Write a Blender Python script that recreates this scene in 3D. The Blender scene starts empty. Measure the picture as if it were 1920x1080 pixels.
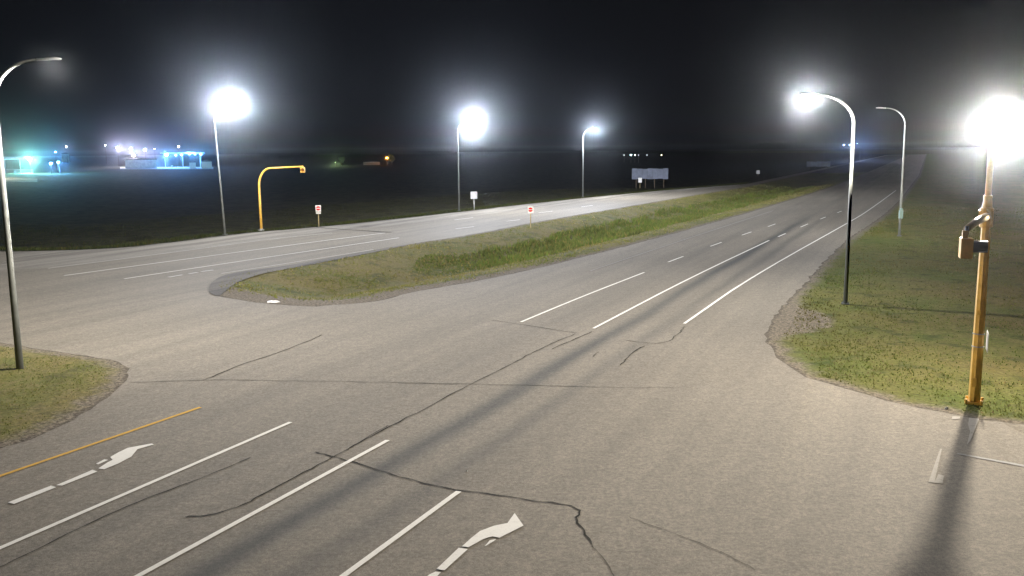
import bpy, math, random
import numpy as np
from mathutils import Vector, Matrix
from mathutils.geometry import delaunay_2d_cdt

S = bpy.context.scene
COL = S.collection
random.seed(4); RNG = np.random.default_rng(7)

# ------------------------------------------------------------------ camera
FPX, H = 1700.0, 8.5
PITCH = math.atan((540 - 282) / FPX)
ROLL = 0.010
_F = Vector((0, math.cos(PITCH), -math.sin(PITCH)))
_U0 = Vector((0, math.sin(PITCH), math.cos(PITCH)))
_X = Vector((1, 0, 0))
_R = _X * math.cos(ROLL) - _U0 * math.sin(ROLL)
_U = _X * math.sin(ROLL) + _U0 * math.cos(ROLL)
cam = bpy.data.cameras.new('camera'); camo = bpy.data.objects.new('camera', cam); COL.objects.link(camo)
cam.sensor_width = 36; cam.lens = FPX / 1920 * 36; cam.clip_start = 0.1; cam.clip_end = 20000
m = Matrix((( _R.x, _U.x, -_F.x, 0), (_R.y, _U.y, -_F.y, 0), (_R.z, _U.z, -_F.z, H), (0, 0, 0, 1)))
camo.matrix_world = m
S.camera = camo
CAM = Vector((0, 0, H))

def ray(px, py): return _R * ((px - 960) / FPX) + _U * ((540 - py) / FPX) + _F
def G(px, py, z=0.0):
    d = ray(px, py); t = (z - H) / d.z
    return CAM + d * t
def AT(px, py, D):
    d = ray(px, py); return CAM + d * (D / d.y)

# ------------------------------------------------------------------ world and exposure
W = bpy.data.worlds.new('World'); S.world = W; W.use_nodes = True
bg = W.node_tree.nodes['Background']
bg.inputs['Color'].default_value = (0.55, 0.6, 0.8, 1); bg.inputs['Strength'].default_value = 0.007
S.view_settings.view_transform = 'Standard'; S.view_settings.look = 'None'
S.view_settings.exposure = 0.0; S.view_settings.gamma = 1.0
S.cycles.use_denoising = True
S.cycles.volume_bounces = 0; S.cycles.max_bounces = 4; S.cycles.diffuse_bounces = 2
S.cycles.sample_clamp_indirect = 4
LAMP = 1.0            # master power of the street lamps
HAZE_DENSITY, HAZE_G = 0.00006, 0.977

# road frame: u runs along the highway, v across it (left is positive)
ROADDIR = (G(1742, 274.6) ).xy if False else Vector(ray(1742, 274).xy).normalized()
HEAD = math.atan2(ROADDIR.x, ROADDIR.y)
NORM = Vector((-ROADDIR.y, ROADDIR.x))
def uv(p): return (p.x * ROADDIR.x + p.y * ROADDIR.y, p.x * NORM.x + p.y * NORM.y)

# ------------------------------------------------------------------ material helpers
class N:
    def __init__(s, name):
        s.m = bpy.data.materials.new(name); s.m.use_nodes = True
        s.t = s.m.node_tree; s.b = s.t.nodes['Principled BSDF']; s.o = s.t.nodes['Material Output']
    def n(s, typ, **kw):
        x = s.t.nodes.new(typ)
        for k, v in kw.items(): setattr(x, k, v)
        return x
    def l(s, a, b): s.t.links.new(a, b)
    def val(s, x, sock):
        if isinstance(x, (int, float)): sock.default_value = x
        elif isinstance(x, tuple): sock.default_value = x if len(x) == 4 or len(sock.default_value) == 3 else (*x, 1)
        else: s.l(x, sock)
    def math(s, op, a, b=0.0, c=None, clamp=False):
        x = s.n('ShaderNodeMath', operation=op, use_clamp=clamp)
        s.val(a, x.inputs[0]); s.val(b, x.inputs[1])
        if c is not None: s.val(c, x.inputs[2])
        return x.outputs[0]
    def noise(s, scale, detail=3, rough=.55, vec=None, dist=0):
        x = s.n('ShaderNodeTexNoise'); x.inputs['Scale'].default_value = scale
        x.inputs['Detail'].default_value = detail; x.inputs['Roughness'].default_value = rough
        x.inputs['Distortion'].default_value = dist
        if vec is not None: s.l(vec, x.inputs['Vector'])
        return x.outputs['Fac']
    def ramp(s, f, lo, hi, a=0.0, b=1.0):
        x = s.n('ShaderNodeMapRange'); x.interpolation_type = 'SMOOTHSTEP'
        s.val(f, x.inputs[0]); s.val(lo, x.inputs[1]); s.val(hi, x.inputs[2]); s.val(a, x.inputs[3]); s.val(b, x.inputs[4])
        return x.outputs[0]
    def mix(s, f, a, b, mode='MIX'):
        x = s.n('ShaderNodeMix', data_type='RGBA', blend_type=mode)
        s.val(f, x.inputs[0]); s.val(a, x.inputs[6]); s.val(b, x.inputs[7])
        return x.outputs[2]
    def coords(s, rot=0.0, scale=(1, 1, 1)):
        g = s.n('ShaderNodeNewGeometry'); mp = s.n('ShaderNodeMapping')
        mp.inputs['Rotation'].default_value = (0, 0, rot); s.l(g.outputs['Position'], mp.inputs['Vector'])
        if scale == (1, 1, 1): return mp.outputs[0]
        m2 = s.n('ShaderNodeMapping'); m2.inputs['Scale'].default_value = scale
        s.l(mp.outputs[0], m2.inputs['Vector']); return m2.outputs[0]
    def col(s, c): s.val(c, s.b.inputs['Base Color'])
    def rough(s, r): s.val(r, s.b.inputs['Roughness'])
    def bump(s, h, strength=.3, dist=.02):
        x = s.n('ShaderNodeBump'); x.inputs['Strength'].default_value = strength; x.inputs['Distance'].default_value = dist
        s.l(h, x.inputs['Height']); s.l(x.outputs[0], s.b.inputs['Normal'])

ROTR = HEAD - math.pi / 2     # rotates world so that +X runs along the road
ROTR = -(math.pi / 2 - HEAD)

def mat_asphalt(name, base=(.205, .180, .139), dark=(.138, .122, .096), bands=True, light=(.228, .201, .158)):
    k = N(name)
    v3 = k.coords(ROTR); vs = k.coords(ROTR, (.035, .55, 1)); w = k.coords()
    big = k.noise(.07, 4, .6, w); mid = k.noise(.5, 4, .6, w); streak = k.noise(1.0, 4, .6, vs)
    fine = k.noise(9, 3, .75, w); fine2 = k.noise(38, 2, .8, w)
    c = k.mix(k.ramp(big, .35, .65), base, light)
    c = k.mix(k.ramp(streak, .35, .7, 0, .5), c, dark)
    c = k.mix(k.ramp(mid, .5, .8, 0, .22), c, dark)
    if bands:
        sep = k.n('ShaderNodeSeparateXYZ'); k.l(v3, sep.inputs[0]); U, V = sep.outputs[0], sep.outputs[1]
        wob = k.math('MULTIPLY', k.math('SUBTRACT', k.noise(.06, 2, .5, w), .5), 1.0)
        V2 = k.math('ADD', V, wob)
        tot = None
        for v0, sg, amp in BANDS:
            d = k.math('DIVIDE', k.math('SUBTRACT', V2, v0), sg)
            e = k.math('EXPONENT', k.math('MULTIPLY', k.math('MULTIPLY', d, d), -1.0))
            e = k.math('MULTIPLY', e, amp)
            tot = e if tot is None else k.math('ADD', tot, e)
        brk = k.ramp(k.noise(.5, 3, .6, vs), .3, .6, .65, 1.0)
        fade = k.ramp(U, 95, 130, 1, .25)
        tot = k.math('MULTIPLY', k.math('MULTIPLY', tot, brk), fade, clamp=True)
        c = k.mix(tot, c, (.045, .047, .043))
    c = k.mix(1.0, c, k.mix(k.ramp(fine, .25, .75), (.74, .74, .74), (1.28, 1.28, 1.28)), 'MULTIPLY')
    c = k.mix(1.0, c, k.mix(k.ramp(fine2, .2, .8), (.55, .55, .56), (1.45, 1.45, 1.42)), 'MULTIPLY')
    grit = k.noise(2.6, 8, .85, w)
    c = k.mix(1.0, c, k.mix(k.ramp(grit, .38, .62), (.86, .86, .86), (1.12, 1.12, 1.12)), 'MULTIPLY')
    k.col(c); k.rough(.88); k.b.inputs['Specular IOR Level'].default_value = .25
    k.bump(k.math('ADD', fine2, k.math('MULTIPLY', fine, .6)), .35, .02)
    return k.m

def mat_gravel(name, base=(.26, .235, .19), dark=(.15, .13, .10)):
    k = N(name); w = k.coords(); st = k.coords(ROTR, (.08, .8, 1))
    c = k.mix(k.ramp(k.noise(.8, 4, .6, st), .35, .65), dark, base)
    c = k.mix(1.0, c, k.mix(k.ramp(k.noise(14, 3, .8, w), .3, .7), (.6, .6, .6), (1.35, 1.35, 1.35)), 'MULTIPLY')
    k.col(c); k.rough(.95); k.bump(k.noise(16, 3, .8, w), .6, .04)
    return k.m

def mat_soil(name, greenish=1.0, dim=1.0):
    if greenish < 1:
        k = N(name); w = k.coords()
        k.col(k.mix(k.ramp(k.noise(.5, 5, .7, w), .35, .65), (.022, .021, .013), (.05, .046, .026))); k.rough(1.0)
        k.b.inputs['Specular IOR Level'].default_value = .05; return k.m
    k = N(name); w = k.coords()
    n1 = k.noise(.14, 4, .6, w); n2 = k.noise(1.1, 4, .65, w); n3 = k.noise(7, 3, .75, w)
    g = k.mix(k.ramp(n1, .38, .62), (.115, .125, .036), (.17, .145, .052))
    g = k.mix(k.ramp(n2, .42, .68, 0, .75), g, (.18, .15, .070))
    g = k.mix(k.ramp(k.noise(.6, 3, .6, w), .52, .68, 0, .6), g, (.045, .055, .018))
    at = k.n('ShaderNodeAttribute', attribute_name='edge')
    e = k.math('ADD', at.outputs['Fac'], k.math('MULTIPLY', k.math('SUBTRACT', n2, .5), 2.2))
    at2 = k.n('ShaderNodeAttribute', attribute_name='bare')
    e = k.math('SUBTRACT', e, k.math('MULTIPLY', at2.outputs['Fac'], 3.0))
    if dim < 1:
        ea = k.n('ShaderNodeAttribute', attribute_name='edge')
        near = k.ramp(k.math('ADD', ea.outputs['Fac'], k.math('MULTIPLY', n1, 14)), 7, 22, 1, 0)
        g = k.mix(1.0, g, k.mix(near, (.60, .54, .54), (.72, .84, .60)), 'MULTIPLY')
    dirt = k.mix(k.ramp(n3, .35, .65), (.125, .105, .078), (.205, .175, .13))
    g = k.mix(k.ramp(e, .1, 1.1, 1, 0), g, dirt)
    e2 = k.math('ADD', at.outputs['Fac'], k.math('MULTIPLY', k.math('SUBTRACT', k.noise(.9, 4, .7, w), .5), 1.0))
    g = k.mix(k.ramp(e2, .0, .24, .5, 0), g, (.042, .038, .032))
    g = k.mix(1.0, g, k.mix(k.ramp(n3, .2, .8), (.55, .55, .55), (1.4, 1.4, 1.4)), 'MULTIPLY')
    k.col(g); k.rough(1.0); k.b.inputs['Specular IOR Level'].default_value = .1
    k.bump(n3, .8, .08)
    return k.m

def mat_blade(name):
    k = N(name); at = k.n('ShaderNodeAttribute', attribute_name='tint'); k.col(at.outputs['Color']); k.rough(.75)
    k.b.inputs['Specular IOR Level'].default_value = .15
    tr = k.n('ShaderNodeBsdfTranslucent'); k.l(at.outputs['Color'], tr.inputs['Color'])
    mx = k.n('ShaderNodeMixShader'); mx.inputs[0].default_value = .5; k.l(k.b.outputs[0], mx.inputs[1]); k.l(tr.outputs[0], mx.inputs[2])
    k.l(mx.outputs[0], k.o.inputs['Surface'])
    return k.m

def mat_paint(name, c=(.72, .71, .66), wear=.35, under=(.19, .175, .15)):
    k = N(name); w = k.coords()
    f = k.ramp(k.noise(3.0, 5, .75, w), .5 - .0, .78, 0, wear)
    f2 = k.ramp(k.noise(30, 3, .8, w), .52, .7, 0, wear * .8)
    k.col(k.mix(k.math('MAXIMUM', f, f2), c, under)); k.rough(.9)
    k.b.inputs['Specular IOR Level'].default_value = .12; return k.m

def mat_plain(name, c, rough=.5, metal=0.0, var=.18, scale=6.0, emit=None, es=0):
    k = N(name); w = k.coords()
    n = k.ramp(k.noise(scale, 4, .65, w), .25, .75, 1 - var, 1 + var)
    k.col(k.mix(1.0, (*c, 1), k_rgb(k, n), 'MULTIPLY')); k.rough(rough)
    if rough >= .9: k.b.inputs['Specular IOR Level'].default_value = 0.05
    k.b.inputs['Metallic'].default_value = metal
    if emit:
        k.b.inputs['Emission Color'].default_value = (*emit, 1); k.b.inputs['Emission Strength'].default_value = es
    return k.m
def k_rgb(k, f):
    x = k.n('ShaderNodeCombineColor')
    for i in range(3): k.l(f, x.inputs[i])
    return x.outputs[0]

# lane wheel-track bands: (v across the road, sigma, strength), found from points on the tracks
def vband(*pts): return sum(uv(G(*p))[1] for p in pts) / len(pts)
def vm(p): return uv(G(*p))[1]
BANDS = [(vband((620, 925), (1000, 700), (1330, 530)), .48, .85),
         (vband((760, 935), (1010, 780)), .42, .42),
         (vband((250, 960), (420, 880)), .8, .16)]
print('BANDS', BANDS, [round(vm(p), 2) for p in ((620, 925), (1000, 700), (1330, 530), (1450, 465), (760, 935), (1010, 780), (1180, 680))])

M = dict(
    asphalt=mat_asphalt('worn_asphalt'),
    crack=mat_plain('crack_sealant', (.045, .043, .036), 1.0, var=.3),
    white=mat_paint('white_road_paint', (.82, .80, .74), .3),
    faded=mat_paint('faded_road_paint', (.55, .54, .50), .7),
    stop=mat_paint('worn_stop_paint', (.34, .32, .28), .8, (.15, .132, .10)),
    ghost=mat_paint('worn_out_paint', (.34, .33, .31), .75),
    yellow=mat_paint('yellow_road_paint', (.62, .37, .06), .35),
    gravel=mat_gravel('pale_gravel'),
    darkgravel=mat_gravel('dark_gravel', (.13, .113, .088), (.06, .052, .042)),
    soil=mat_soil('grass_thatch'), field=mat_soil('dark_field_soil', 0), lawn=mat_soil('rough_lawn_thatch', 1, .60), blade=mat_blade('grass_blades'),
    steel=mat_plain('galvanised_steel', (.11, .118, .11), .7, .0, .15, 3),
    head=mat_plain('lamp_housing', (.30, .31, .32), .5, .2),
    ypole=mat_plain('yellow_enamel', (.62, .36, .055), .45, 0, .2, 2.5),
    black=mat_plain('black_plastic', (.02, .02, .022), .45),
    wood=mat_plain('weathered_timber', (.27, .22, .12), .9, 0, .3, 8),
    signwhite=mat_plain('sign_white', (.50, .50, .48), .7),
    signred=mat_plain('sign_red', (.42, .008, .008), .9),
    alum=mat_plain('bare_aluminium', (.33, .34, .36), .5, .3, .2, 2),
    board=mat_plain('billboard_back', (.11, .13, .18), .7, 0, .25, .8),
    litter=mat_plain('white_plastic_litter', (.85, .85, .83), .5, 0, .1),
    wall=mat_plain('metal_cladding', (.42, .42, .40), .7, 0, .2, .5),
    roofm=mat_plain('dark_roof', (.10, .10, .10), .8),
    concrete=mat_plain('concrete', (.32, .31, .29), .9, 0, .2, 2),
    glassdark=mat_plain('dark_glass', (.02, .025, .03), .1),
    bark=mat_plain('bark', (.09, .07, .05), .95, 0, .3, 5),
    leaf=mat_plain('tree_leaves', (.07, .10, .03), .8, 0, .45, 1.2),
    amberlens=mat_plain('amber_lens', (.35, .12, .01), .25),
)
def emis(name, c, s):
    k = N(name); k.col((0.02, 0.02, 0.02)); k.b.inputs['Emission Color'].default_value = (*c, 1)
    k.b.inputs['Emission Strength'].default_value = s; return k.m

# ------------------------------------------------------------------ mesh helpers
def tag(o, label=None, cat=None, group=None, kind=None):
    if label: o['label'] = label
    if cat: o['category'] = cat
    if group: o['group'] = group
    if kind: o['kind'] = kind
    return o
def empty(name, loc, rz=0.0):
    o = bpy.data.objects.new(name, None); COL.objects.link(o); o.location = loc; o.rotation_euler.z = rz
    o.empty_display_size = .3; return o
class MB:
    def __init__(s): s.v = []; s.f = []
    def box(s, c, d, rz=0, taper=1.0, bev=0.0):
        cx, cy, cz = c; dx, dy, dz = d[0] / 2, d[1] / 2, d[2] / 2; i = len(s.v)
        for z in (-1, 1):
            t = taper if z > 0 else 1
            for x, y in ((-1, -1), (1, -1), (1, 1), (-1, 1)):
                X, Y = x * dx * t, y * dy * t
                s.v.append((cx + X * math.cos(rz) - Y * math.sin(rz), cy + X * math.sin(rz) + Y * math.cos(rz), cz + z * dz))
        s.f += [(i, i+3, i+2, i+1), (i+4, i+5, i+6, i+7), (i, i+1, i+5, i+4), (i+1, i+2, i+6, i+5), (i+2, i+3, i+7, i+6), (i+3, i, i+4, i+7)]
        return s
    def tube(s, pts, rad, n=12, flute=0.0):
        pts = [Vector(p) for p in pts]
        if not isinstance(rad, (list, tuple)): rad = [rad] * len(pts)
        ref = None; rings = []
        for k, p in enumerate(pts):
            t = (pts[min(k+1, len(pts)-1)] - pts[max(k-1, 0)]).normalized()
            if ref is None:
                ref = Vector((1, 0, 0)) if abs(t.x) < .9 else Vector((0, 1, 0))
            a = (ref - t * ref.dot(t)).normalized(); b = t.cross(a); ref = a
            i = len(s.v)
            for j in range(n):
                an = 2 * math.pi * j / n; r = rad[k] * (1 - flute * (j % 2))
                s.v.append(tuple(p + a * (math.cos(an) * r) + b * (math.sin(an) * r)))
            rings.append(i)
        for a, b in zip(rings, rings[1:]):
            for j in range(n): s.f.append((a + j, a + (j+1) % n, b + (j+1) % n, b + j))
        s.f.append(tuple(rings[0] + j for j in reversed(range(n)))); s.f.append(tuple(rings[-1] + j for j in range(n)))
        return s
    def ell(s, c, r, nu=12, nv=8, v0=-90, v1=90):
        i = len(s.v)
        for a in range(nv + 1):
            la = math.radians(v0 + (v1 - v0) * a / nv)
            for b in range(nu):
                lo = 2 * math.pi * b / nu
                s.v.append((c[0] + r[0]*math.cos(la)*math.cos(lo), c[1] + r[1]*math.cos(la)*math.sin(lo), c[2] + r[2]*math.sin(la)))
        for a in range(nv):
            for b in range(nu):
                s.f.append((i+a*nu+b, i+a*nu+(b+1) % nu, i+(a+1)*nu+(b+1) % nu, i+(a+1)*nu+b))
        return s
    def prism(s, pts, z0, z1):            # convex or simple outline in xy
        i = len(s.v); n = len(pts)
        s.v += [(p[0], p[1], z0) for p in pts] + [(p[0], p[1], z1) for p in pts]
        s.f.append(tuple(i + j for j in reversed(range(n)))); s.f.append(tuple(i + n + j for j in range(n)))
        for j in range(n): s.f.append((i+j, i+(j+1) % n, i+n+(j+1) % n, i+n+j))
        return s
    def xf(s, mat, start=0):
        for k in range(start, len(s.v)): s.v[k] = tuple(mat @ Vector(s.v[k]))
        return s
    def build(s, name, mat, parent=None, smooth=False):
        me = bpy.data.meshes.new(name); me.from_pydata(s.v, [], s.f); me.materials.append(mat)
        if smooth:
            me.polygons.foreach_set('use_smooth', [len(p.vertices) == 4 for p in me.polygons])
        me.update(); o = bpy.data.objects.new(name, me); COL.objects.link(o)
        if parent: o.parent = parent
        return o

def densify(pts, step):
    out = []
    for a, b in zip(pts, pts[1:]):
        n = max(1, int((b - a).length / step)); n = min(n, 60)
        for k in range(n): out.append(a.lerp(b, k / n))
    out.append(pts[-1]); return out
def smooth(pts, closed=False, it=2):
    for _ in range(it):
        q = [] if closed else [pts[0]]
        n = len(pts)
        for i in range(n if closed else n - 1):
            a, b = pts[i], pts[(i+1) % n]
            q += [a.lerp(b, .25), a.lerp(b, .75)]
        if not closed: q.append(pts[-1])
        pts = q
    return pts

def inside(P, poly):
    x, y = P[:, 0], P[:, 1]; r = np.zeros(len(P), bool); n = len(poly); j = n - 1
    for i in range(n):
        xi, yi = poly[i]; xj, yj = poly[j]
        c = ((yi > y) != (yj > y))
        with np.errstate(divide='ignore', invalid='ignore'):
            xx = (xj - xi) * (y - yi) / (yj - yi) + xi
        r ^= c & (x < xx); j = i
    return r
def dist_to(P, line):
    d = np.full(len(P), 1e9)
    for (ax, ay), (bx, by) in zip(line, line[1:]):
        vx, vy = bx - ax, by - ay; L = vx*vx + vy*vy + 1e-9
        t = np.clip(((P[:, 0]-ax)*vx + (P[:, 1]-ay)*vy) / L, 0, 1)
        d = np.minimum(d, np.hypot(P[:, 0]-ax-t*vx, P[:, 1]-ay-t*vy))
    return d

def region(name, outer, holes=(), grid=None, zfun=None, mat=None, edge=None, bare=None, kind='structure'):
    """Triangulated sheet bounded by the outline; zfun(P, dist to edge line) gives heights."""
    loops = [outer] + list(holes); verts = []; edges = []
    for L in loops:
        i = len(verts); verts += [Vector((p[0], p[1])) for p in L]
        edges += [(i + k, i + (k+1) % len(L)) for k in range(len(L))]
    if grid is not None and len(grid):
        ok = inside(grid, outer)
        for h in holes: ok &= ~inside(grid, h)
        g = grid[ok]
        alll = np.concatenate([np.array(L + [L[0]]) for L in [list(map(tuple, l)) for l in loops]])
        near = np.full(len(g), 1e9)
        for L in loops: near = np.minimum(near, dist_to(g, [tuple(p) for p in L] + [tuple(L[0])]))
        verts += [Vector(p) for p in g[near > .25]]
    V, E, F, *_ = delaunay_2d_cdt(verts, edges, [], 0, 1e-4)
    P = np.array([(v.x, v.y) for v in V]); F = [tuple(f) for f in F]
    C = np.array([P[list(f)].mean(0) for f in F])
    ok = inside(C, outer)
    for h in holes: ok &= ~inside(C, h)
    F = [f for f, o in zip(F, ok) if o]
    G2 = []
    for f in F:
        a, b, c = P[f[0]], P[f[1]], P[f[2]]
        G2.append(f if (b[0]-a[0])*(c[1]-a[1]) - (b[1]-a[1])*(c[0]-a[0]) > 0 else f[::-1])
    d = dist_to(P, edge if edge is not None else [tuple(p) for p in outer] + [tuple(outer[0])])
    z = zfun(P, d) if zfun else np.zeros(len(P))
    me = bpy.data.meshes.new(name); me.from_pydata([(p[0], p[1], zz) for p, zz in zip(P, z)], [], G2)
    a = me.attributes.new('edge', 'FLOAT', 'POINT'); a.data.foreach_set('value', d.astype(np.float32))
    a = me.attributes.new('bare', 'FLOAT', 'POINT')
    a.data.foreach_set('value', (bare(P) if bare else np.zeros(len(P))).astype(np.float32))
    me.materials.append(mat); me.polygons.foreach_set('use_smooth', [True] * len(me.polygons)); me.update()
    o = bpy.data.objects.new(name, me); COL.objects.link(o); tag(o, kind=kind); return o

def xy(v): return (v.x, v.y)
def gp(*pts): return [G(*p) for p in pts]
def wgrid(x0, x1, y0, y1, s):
    X, Y = np.meshgrid(np.arange(x0, x1, s), np.arange(y0, y1, s))
    P = np.stack([X.ravel(), Y.ravel()], 1); return P + RNG.uniform(-.2, .2, P.shape) * s

# ------------------------------------------------------------------ outlines on the ground
FAR = 1100.0
def along(p, dist): return Vector((p.x + ROADDIR.x * dist, p.y + ROADDIR.y * dist, 0))
leftedge = gp((0, 472), (110, 470), (200, 467), (270, 461), (333, 453), (417, 443), (483, 435), (587, 427), (700, 416), (860, 398), (980, 384), (1100, 371), (1200, 361), (1300, 352.5), (1400, 345))
leftedge = [Vector((-160, 96, 0)), Vector((-95, 88, 0))] + leftedge
le_dir = (leftedge[-1] - leftedge[-3]).normalized()
leftedge = smooth(leftedge, it=1)
LE_END = leftedge[-1] + Vector((ROADDIR.x, ROADDIR.y, 0)) * 800
leftedge.append(LE_END)

median_top = gp((393, 545), (398, 531), (416, 520), (450, 513), (488, 508), (551, 498), (623, 484), (709, 467), (780, 456), (895, 438), (1000, 417), (1100, 400), (1200, 383), (1300, 366), (1400, 350))
median_bot = gp((396, 550), (410, 556), (465, 565), (520, 571), (580, 575), (637, 571), (690, 567), (730, 560), (765, 549), (895, 527), (1000, 505), (1100, 480), (1200, 455), (1300, 428), (1400, 400), (1500, 370), (1570, 347))
mt_end = median_top[-1] + Vector((ROADDIR.x, ROADDIR.y, 0)) * 780
mb_end = median_bot[-1] + Vector((ROADDIR.x, ROADDIR.y, 0)) * 760
mt = smooth(median_top, it=1) + [mt_end]; mb = smooth(median_bot, it=1) + [mb_end]
median = [xy(p) for p in mb] + [xy(p) for p in reversed(mt)]

nm = gp((-10, 640), (89, 657), (147, 666), (200, 672), (230, 681), (243, 693), (240, 709), (226, 727), (195, 750), (160, 774), (124, 795), (67, 818), (-10, 845))
nm = smooth(nm, it=1)
nm_top = nm[0] + Vector((-120, 14, 0)); nm_bot = Vector((nm[-1].x - ROADDIR.x * 60, nm[-1].y - ROADDIR.y * 60, 0))
nearmed = [xy(Vector((-110, -25, 0)))] + [xy(nm_bot)] + [xy(p) for p in reversed(nm)] + [xy(nm_top)]

rightedge = gp((1722, 330), (1706, 350), (1690, 372), (1665, 396), (1632, 420), (1590, 448), (1553, 482), (1510, 530), (1470, 570), (1443, 605), (1434, 635), (1446, 664), (1480, 690), (1530, 714), (1600, 735), (1690, 758), (1790, 779), (1860, 788), (1930, 797))
rightedge = smooth(rightedge, it=1)
RE_START = rightedge[0] + Vector((ROADDIR.x, ROADDIR.y, 0)) * 800
rdir = (rightedge[-1] - rightedge[-4]).normalized()
RE_END = rightedge[-1] + rdir * 90
rightedge = [RE_START] + rightedge + [RE_END]

def rough_edge(pts, amp=.12, step=.7, maxd=130):
    out = []
    for p in densify(pts, step):
        if 15 < p.y < maxd and abs(p.x) < 70:
            p = p + Vector((random.gauss(0, amp), random.gauss(0, amp), 0))
        out.append(p)
    return out
leftedge = rough_edge(leftedge, .12, 2.0, 160); rightedge = rough_edge(rightedge, .07)
LEx = [xy(p) for p in leftedge]; REx = [xy(p) for p in rightedge]
def poly_rough(poly):
    return [xy(p) for p in rough_edge([Vector((*p, 0)) for p in poly] + [Vector((*poly[0], 0))], .06, .8, 140)[:-1]]
median = poly_rough(median); nearmed = poly_rough(nearmed)

outer = LEx + REx + [(RE_END.x, -40), (-165, -40)]
A0 = region('road', outer, [median, nearmed], wgrid(-60, 60, 5, 120, 6), None, M['asphalt'])
tag(A0, kind='structure')

# base ground reaching the horizon
b = MB(); b.v = [(-5000, -600, -1.3), (5000, -600, -1.3), (5000, 9000, -1.3), (-5000, 9000, -1.3)]; b.f = [(0, 1, 2, 3)]
gnd = b.build('ground', M['field']); tag(gnd, kind='structure')
for an, vv in (('edge', 50.0), ('bare', 0.0)):
    a = gnd.data.attributes.new(an, 'FLOAT', 'POINT'); a.data.foreach_set('value', [vv] * 4)

# far verge beyond the left carriageway
lnorm = []
def offset_line(line, d):
    out = []
    for i, p in enumerate(line):
        a = line[max(0, i-3)]; c = line[min(len(line)-1, i+3)]
        t = (c - a); t.z = 0; t.normalize(); out.append(p + Vector((-t.y, t.x, 0)) * d)
    return out
lo = offset_line(leftedge[::4] + [leftedge[-1]], 45)
verge = LEx + [xy(p) for p in reversed(lo)]
def z_verge(P, d): return -1.45 * np.clip((d - .8) / 14, 0, 1) ** 1.0
region('grass_verge', verge, [], np.concatenate([wgrid(-160, 80, 60, 260, 4)]), z_verge, M['field'], LEx)
# right-hand grass corner
ro = [xy(RE_END), (600, RE_END.y + 5), (1500, 700), (1500, 2500), (RE_START.x + 60, 2500)]
rightpoly = REx + ro[1:]
def z_right(P, d): return -1.1 * np.clip((d - .5) / 55, 0, 1) ** 1.3 + .05 * np.sin(P[:, 0] * .5) * np.cos(P[:, 1] * .37) * np.clip(d / 3, 0, 1)
region('grass_corner', rightpoly, [], np.concatenate([wgrid(8, 75, 22, 80, 1.2), wgrid(10, 130, 80, 260, 5)]), z_right, M['lawn'], REx,
       bare=lambda P: np.exp(-((P[:, 0] - G(1505, 600).x)**2 + (P[:, 1] - G(1505, 600).y)**2) / 9))
def z_med(P, d): return -1.15 * np.clip((d - 1.6) / 6.5, 0, 1) ** 1.2
nosep = G(520, 555)
def bare_med(P):
    v = P @ np.array([ROADDIR.x, ROADDIR.y]); u0 = uv(nosep)[0]
    low = dist_to(P, [xy(p) for p in median_bot])
    return np.clip(1.0 - low / 2.6, 0, 1) * np.clip(1 - (v - u0) / 26, 0, 1) + .75 * np.exp(-((P[:, 0] - nosep.x)**2 + (P[:, 1] - nosep.y)**2) / 22)
region('median', median, [], np.concatenate([wgrid(-30, 40, 45, 110, 1.3), wgrid(-10, 130, 110, 300, 4)]), z_med, M['soil'], None, bare_med)
def z_near(P, d): return .10 * np.clip(d / 1.5, 0, 1) - .35 * np.clip((d - 3) / 6, 0, 1)
region('median_nose', nearmed, [], wgrid(-60, -10, 12, 42, .9), z_near, M['soil'], None)

# gravel shoulder between edge line and verge, left carriageway
sh_in = gp((-10, 508), (30, 506), (90, 503), (180, 492), (280, 479), (400, 462), (520, 446), (640, 433), (740, 422), (870, 407), (1000, 390), (1110, 376.5), (1210, 365), (1310, 355.5), (1400, 347))
sh = MB()
shin = densify(smooth(sh_in, it=1), 3)
shpoly = [xy(p) for p in shin] + [xy(p) for p in reversed([q for q in leftedge if -46 < q.x and q.y < shin[-1].y - 1])]
o = region('gravel_shoulder', shpoly, [], None, lambda P, d: np.full(len(P), .008), M['gravel'])
# dark loose gravel round the median nose
nz = smooth(gp((390, 547), (394, 532), (414, 518), (450, 510), (500, 504), (560, 495), (640, 480), (760, 459), (763, 461), (645, 485), (560, 501), (500, 512), (470, 520), (440, 532), (425, 545), (412, 556), (400, 554)), True, 1)
region('loose_gravel', [xy(p) for p in nz], [], None, lambda P, d: np.full(len(P), .03), M['darkgravel'])

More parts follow.
